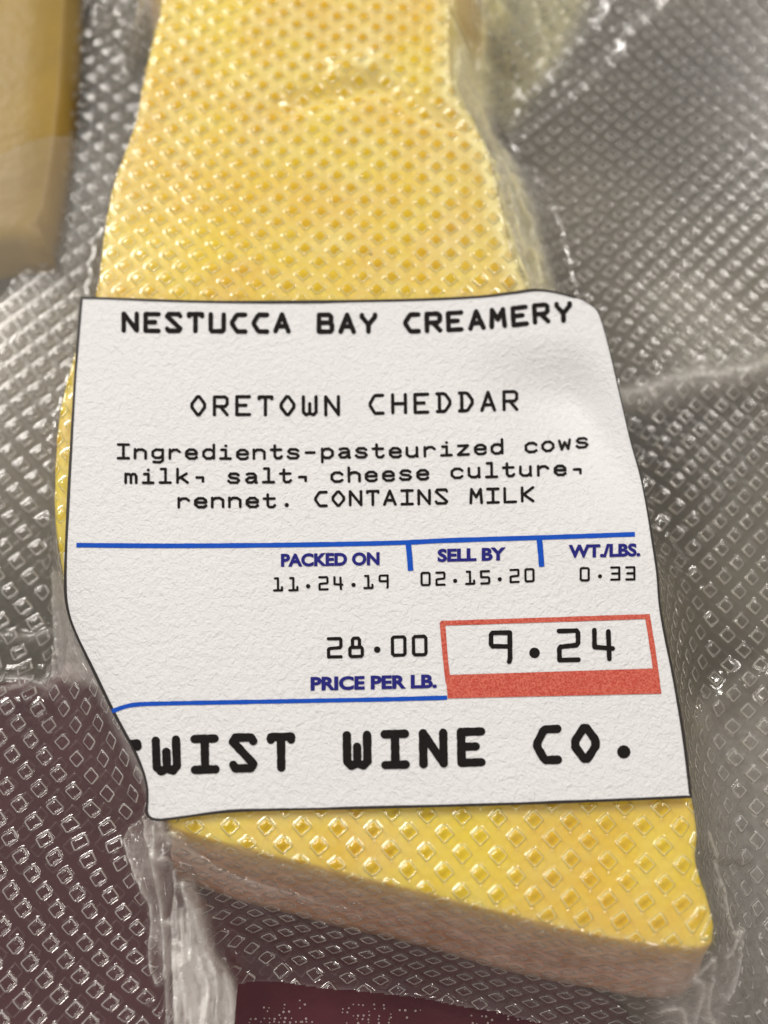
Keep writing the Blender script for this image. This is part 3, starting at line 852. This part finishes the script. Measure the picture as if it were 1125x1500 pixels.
caption('printed_caption', 'PACKED ON', 411.5, 556, 830.5, 828, 19.5)
caption('printed_caption', 'SELL BY', 641, 741, 823.5, 821, 19.5)
caption('printed_caption', 'WT./LBS.', 833, 938, 817.5, 815, 19.5)
caption('printed_caption', 'PRICE PER LB.', 455, 640, 1012, 1008, 20.5)

# red price frame
fr_ = [(rule('frame_bar', [(646, 913), (800, 908), (952, 903)], 7, M_red, .0055)),
       (rule('frame_bar', [(648, 911), (652, 960), (656.5, 1000)], 7.5, M_red, .0045)),
       (rule('frame_bar', [(948.5, 903), (956, 950), (963, 1000)], 7.5, M_red, .0045))]
Q = np.stack([np.linspace((652, 989), (963, 979), 50), np.linspace((654.5, 1006), (966, 998), 50), np.linspace((656, 1023), (969, 1016), 50)])
w3 = at_surf(Q[..., 0], Q[..., 1], lambda x, y: z_label(x, y) + .0065)
part(mesh_obj('frame_base', w3.reshape(-1, 3), grid_faces(3, 50), M_red, lab), 'thick stippled red bar under the price')

# ------------------------------------------------------------------ maroon package under the bag
pouch = empty('maroon_packet', (0, 0, 0), 'dark maroon packet lying on the counter under the lower left of the bag', 'packet')
pp = smooth_curve(wpx([(-260, 1120), (0, 1000), (60, 1000), (110, 965), (230, 1040), (320, 1160), (560, 1290), (700, 1370), (840, 1440), (930, 1500), (1000, 1800), (-260, 1800)], Z_POUCH), 5, True)
m = len(pp)
V2 = []
cen = pp.mean(0)
prof = [(0.97, 0.0), (1.0, 0.02), (1.0, 0.05), (0.985, 0.08), (0.95, 0.095), (0.85, Z_POUCH)]
for sc, z in prof:
    for p in pp: V2.append((cen[0] + (p[0] - cen[0]) * sc, cen[1] + (p[1] - cen[1]) * sc, z))
F2 = [(k * m + i, k * m + (i + 1) % m, (k + 1) * m + (i + 1) % m, (k + 1) * m + i) for k in range(len(prof) - 1) for i in range(m)]
F2.append(tuple((len(prof) - 1) * m + i for i in range(m)))
mesh_obj('packet_body', V2, F2, M_pouch, pouch)
# rows of tiny pale printed rings on it
V3 = []; F3 = []
def ring(cx, cy, r):
    i0 = len(V3); k = 8
    for a in range(k):
        an = 2 * math.pi * a / k
        for rr_ in (r, r * .45):
            p = at(cx + rr_ * math.cos(an), cy + rr_ * math.sin(an), Z_POUCH + 0.004); V3.append(tuple(p))
    for a in range(k):
        b = (a + 1) % k
        F3.append((i0 + 2 * a, i0 + 2 * a + 1, i0 + 2 * b + 1, i0 + 2 * b))
for (xa, xb, ya, yb, dens) in [(385, 450, 1466, 1500, .6), (500, 570, 1472, 1500, .8), (570, 640, 1480, 1500, .45), (365, 460, 1492, 1504, .8), (690, 760, 1478, 1500, .5)]:
    y = ya
    while y < yb:
        x = xa + random.uniform(0, 3)
        while x < xb:
            if random.random() < dens * 0.62: ring(x + random.uniform(-1, 1), y + random.uniform(-.8, .8), random.uniform(.8, 1.7))
            x += 7.6
        y += 5.2
o = mesh_obj('printed_dots', V3, F3, M_dot, pouch, smooth=False); o['kind'] = 'stuff'

# ------------------------------------------------------------------ second piece of cheese, out of focus at the upper left
ZC = 0.6
pc = smooth_curve(wpx([(-420, -260), (60, -260), (100, -240), (100, -60), (92, 120), (78, 240), (58, 335), (20, 352), (-420, 340)], ZC), 3, True)
m = len(pc); V4 = []; cen = pc.mean(0)
for sc, z in [(1.03, 0.0), (1.03, 0.12), (1.01, ZC - 0.3), (1.0, ZC - 0.14), (0.97, ZC - 0.04), (0.93, ZC)]:
    for p in pc: V4.append((cen[0] + (p[0] - cen[0]) * sc, cen[1] + (p[1] - cen[1]) * sc, z))
F4 = [(k * m + i, k * m + (i + 1) % m, (k + 1) * m + (i + 1) % m, (k + 1) * m + i) for k in range(5) for i in range(m)]
F4.append(tuple(5 * m + i for i in range(m)))
M_ch2 = plain('aged_cheddar', (0.30, 0.195, 0.03), 0.5, 0, 0.8, 0.3, 0.02, 4)
blk = mesh_obj('cheese_block', V4, F4, M_ch2)
blk['label'] = 'blurred golden brown block of cheese at the upper left beside the bag'; blk['category'] = 'cheese'

# rounded plastic flap over it
fp = [(-60, 250), (-10, 232), (40, 207), (85, 197), (125, 205), (150, 225), (168, 255), (150, 330), (110, 400), (60, 460), (-60, 520)]
fw = wpx(fp, 0.8); fw = smooth_curve(fw, 5, True)
xs = np.arange(fw[:, 0].min() - .1, fw[:, 0].max() + .1, 0.04); ys = np.arange(fw[:, 1].min() - .1, fw[:, 1].max() + .1, 0.04)
FX, FY = np.meshgrid(xs, ys)
fs_ = poly_sdf(FX, FY, fw)
fk = fs_ < 0
fkq = fk[:-1, :-1] & fk[1:, 1:] & fk[1:, :-1] & fk[:-1, 1:]
FZ = 0.8 + 0.05 * vnoise(FX, FY, 0.6, 110)
fz0 = np.zeros_like(FX)
M_flap = film_material('cloudy_film', 0.10, 0.0, 0.0, rough=0.5, gloss=0.3, strength=0.6, tint=(0.22, 0.21, 0.18))
flap = film_mesh('plastic_flap', FX, FY, FZ, FX, FY, 0.12 * np.exp(-(fs_ / .06) ** 2), fz0, fz0, grid_faces(*FX.shape, keep=fkq), M_flap, None)
flap['label'] = 'blurred rounded corner of cloudy plastic lying over the golden block at the left'; flap['category'] = 'plastic film'
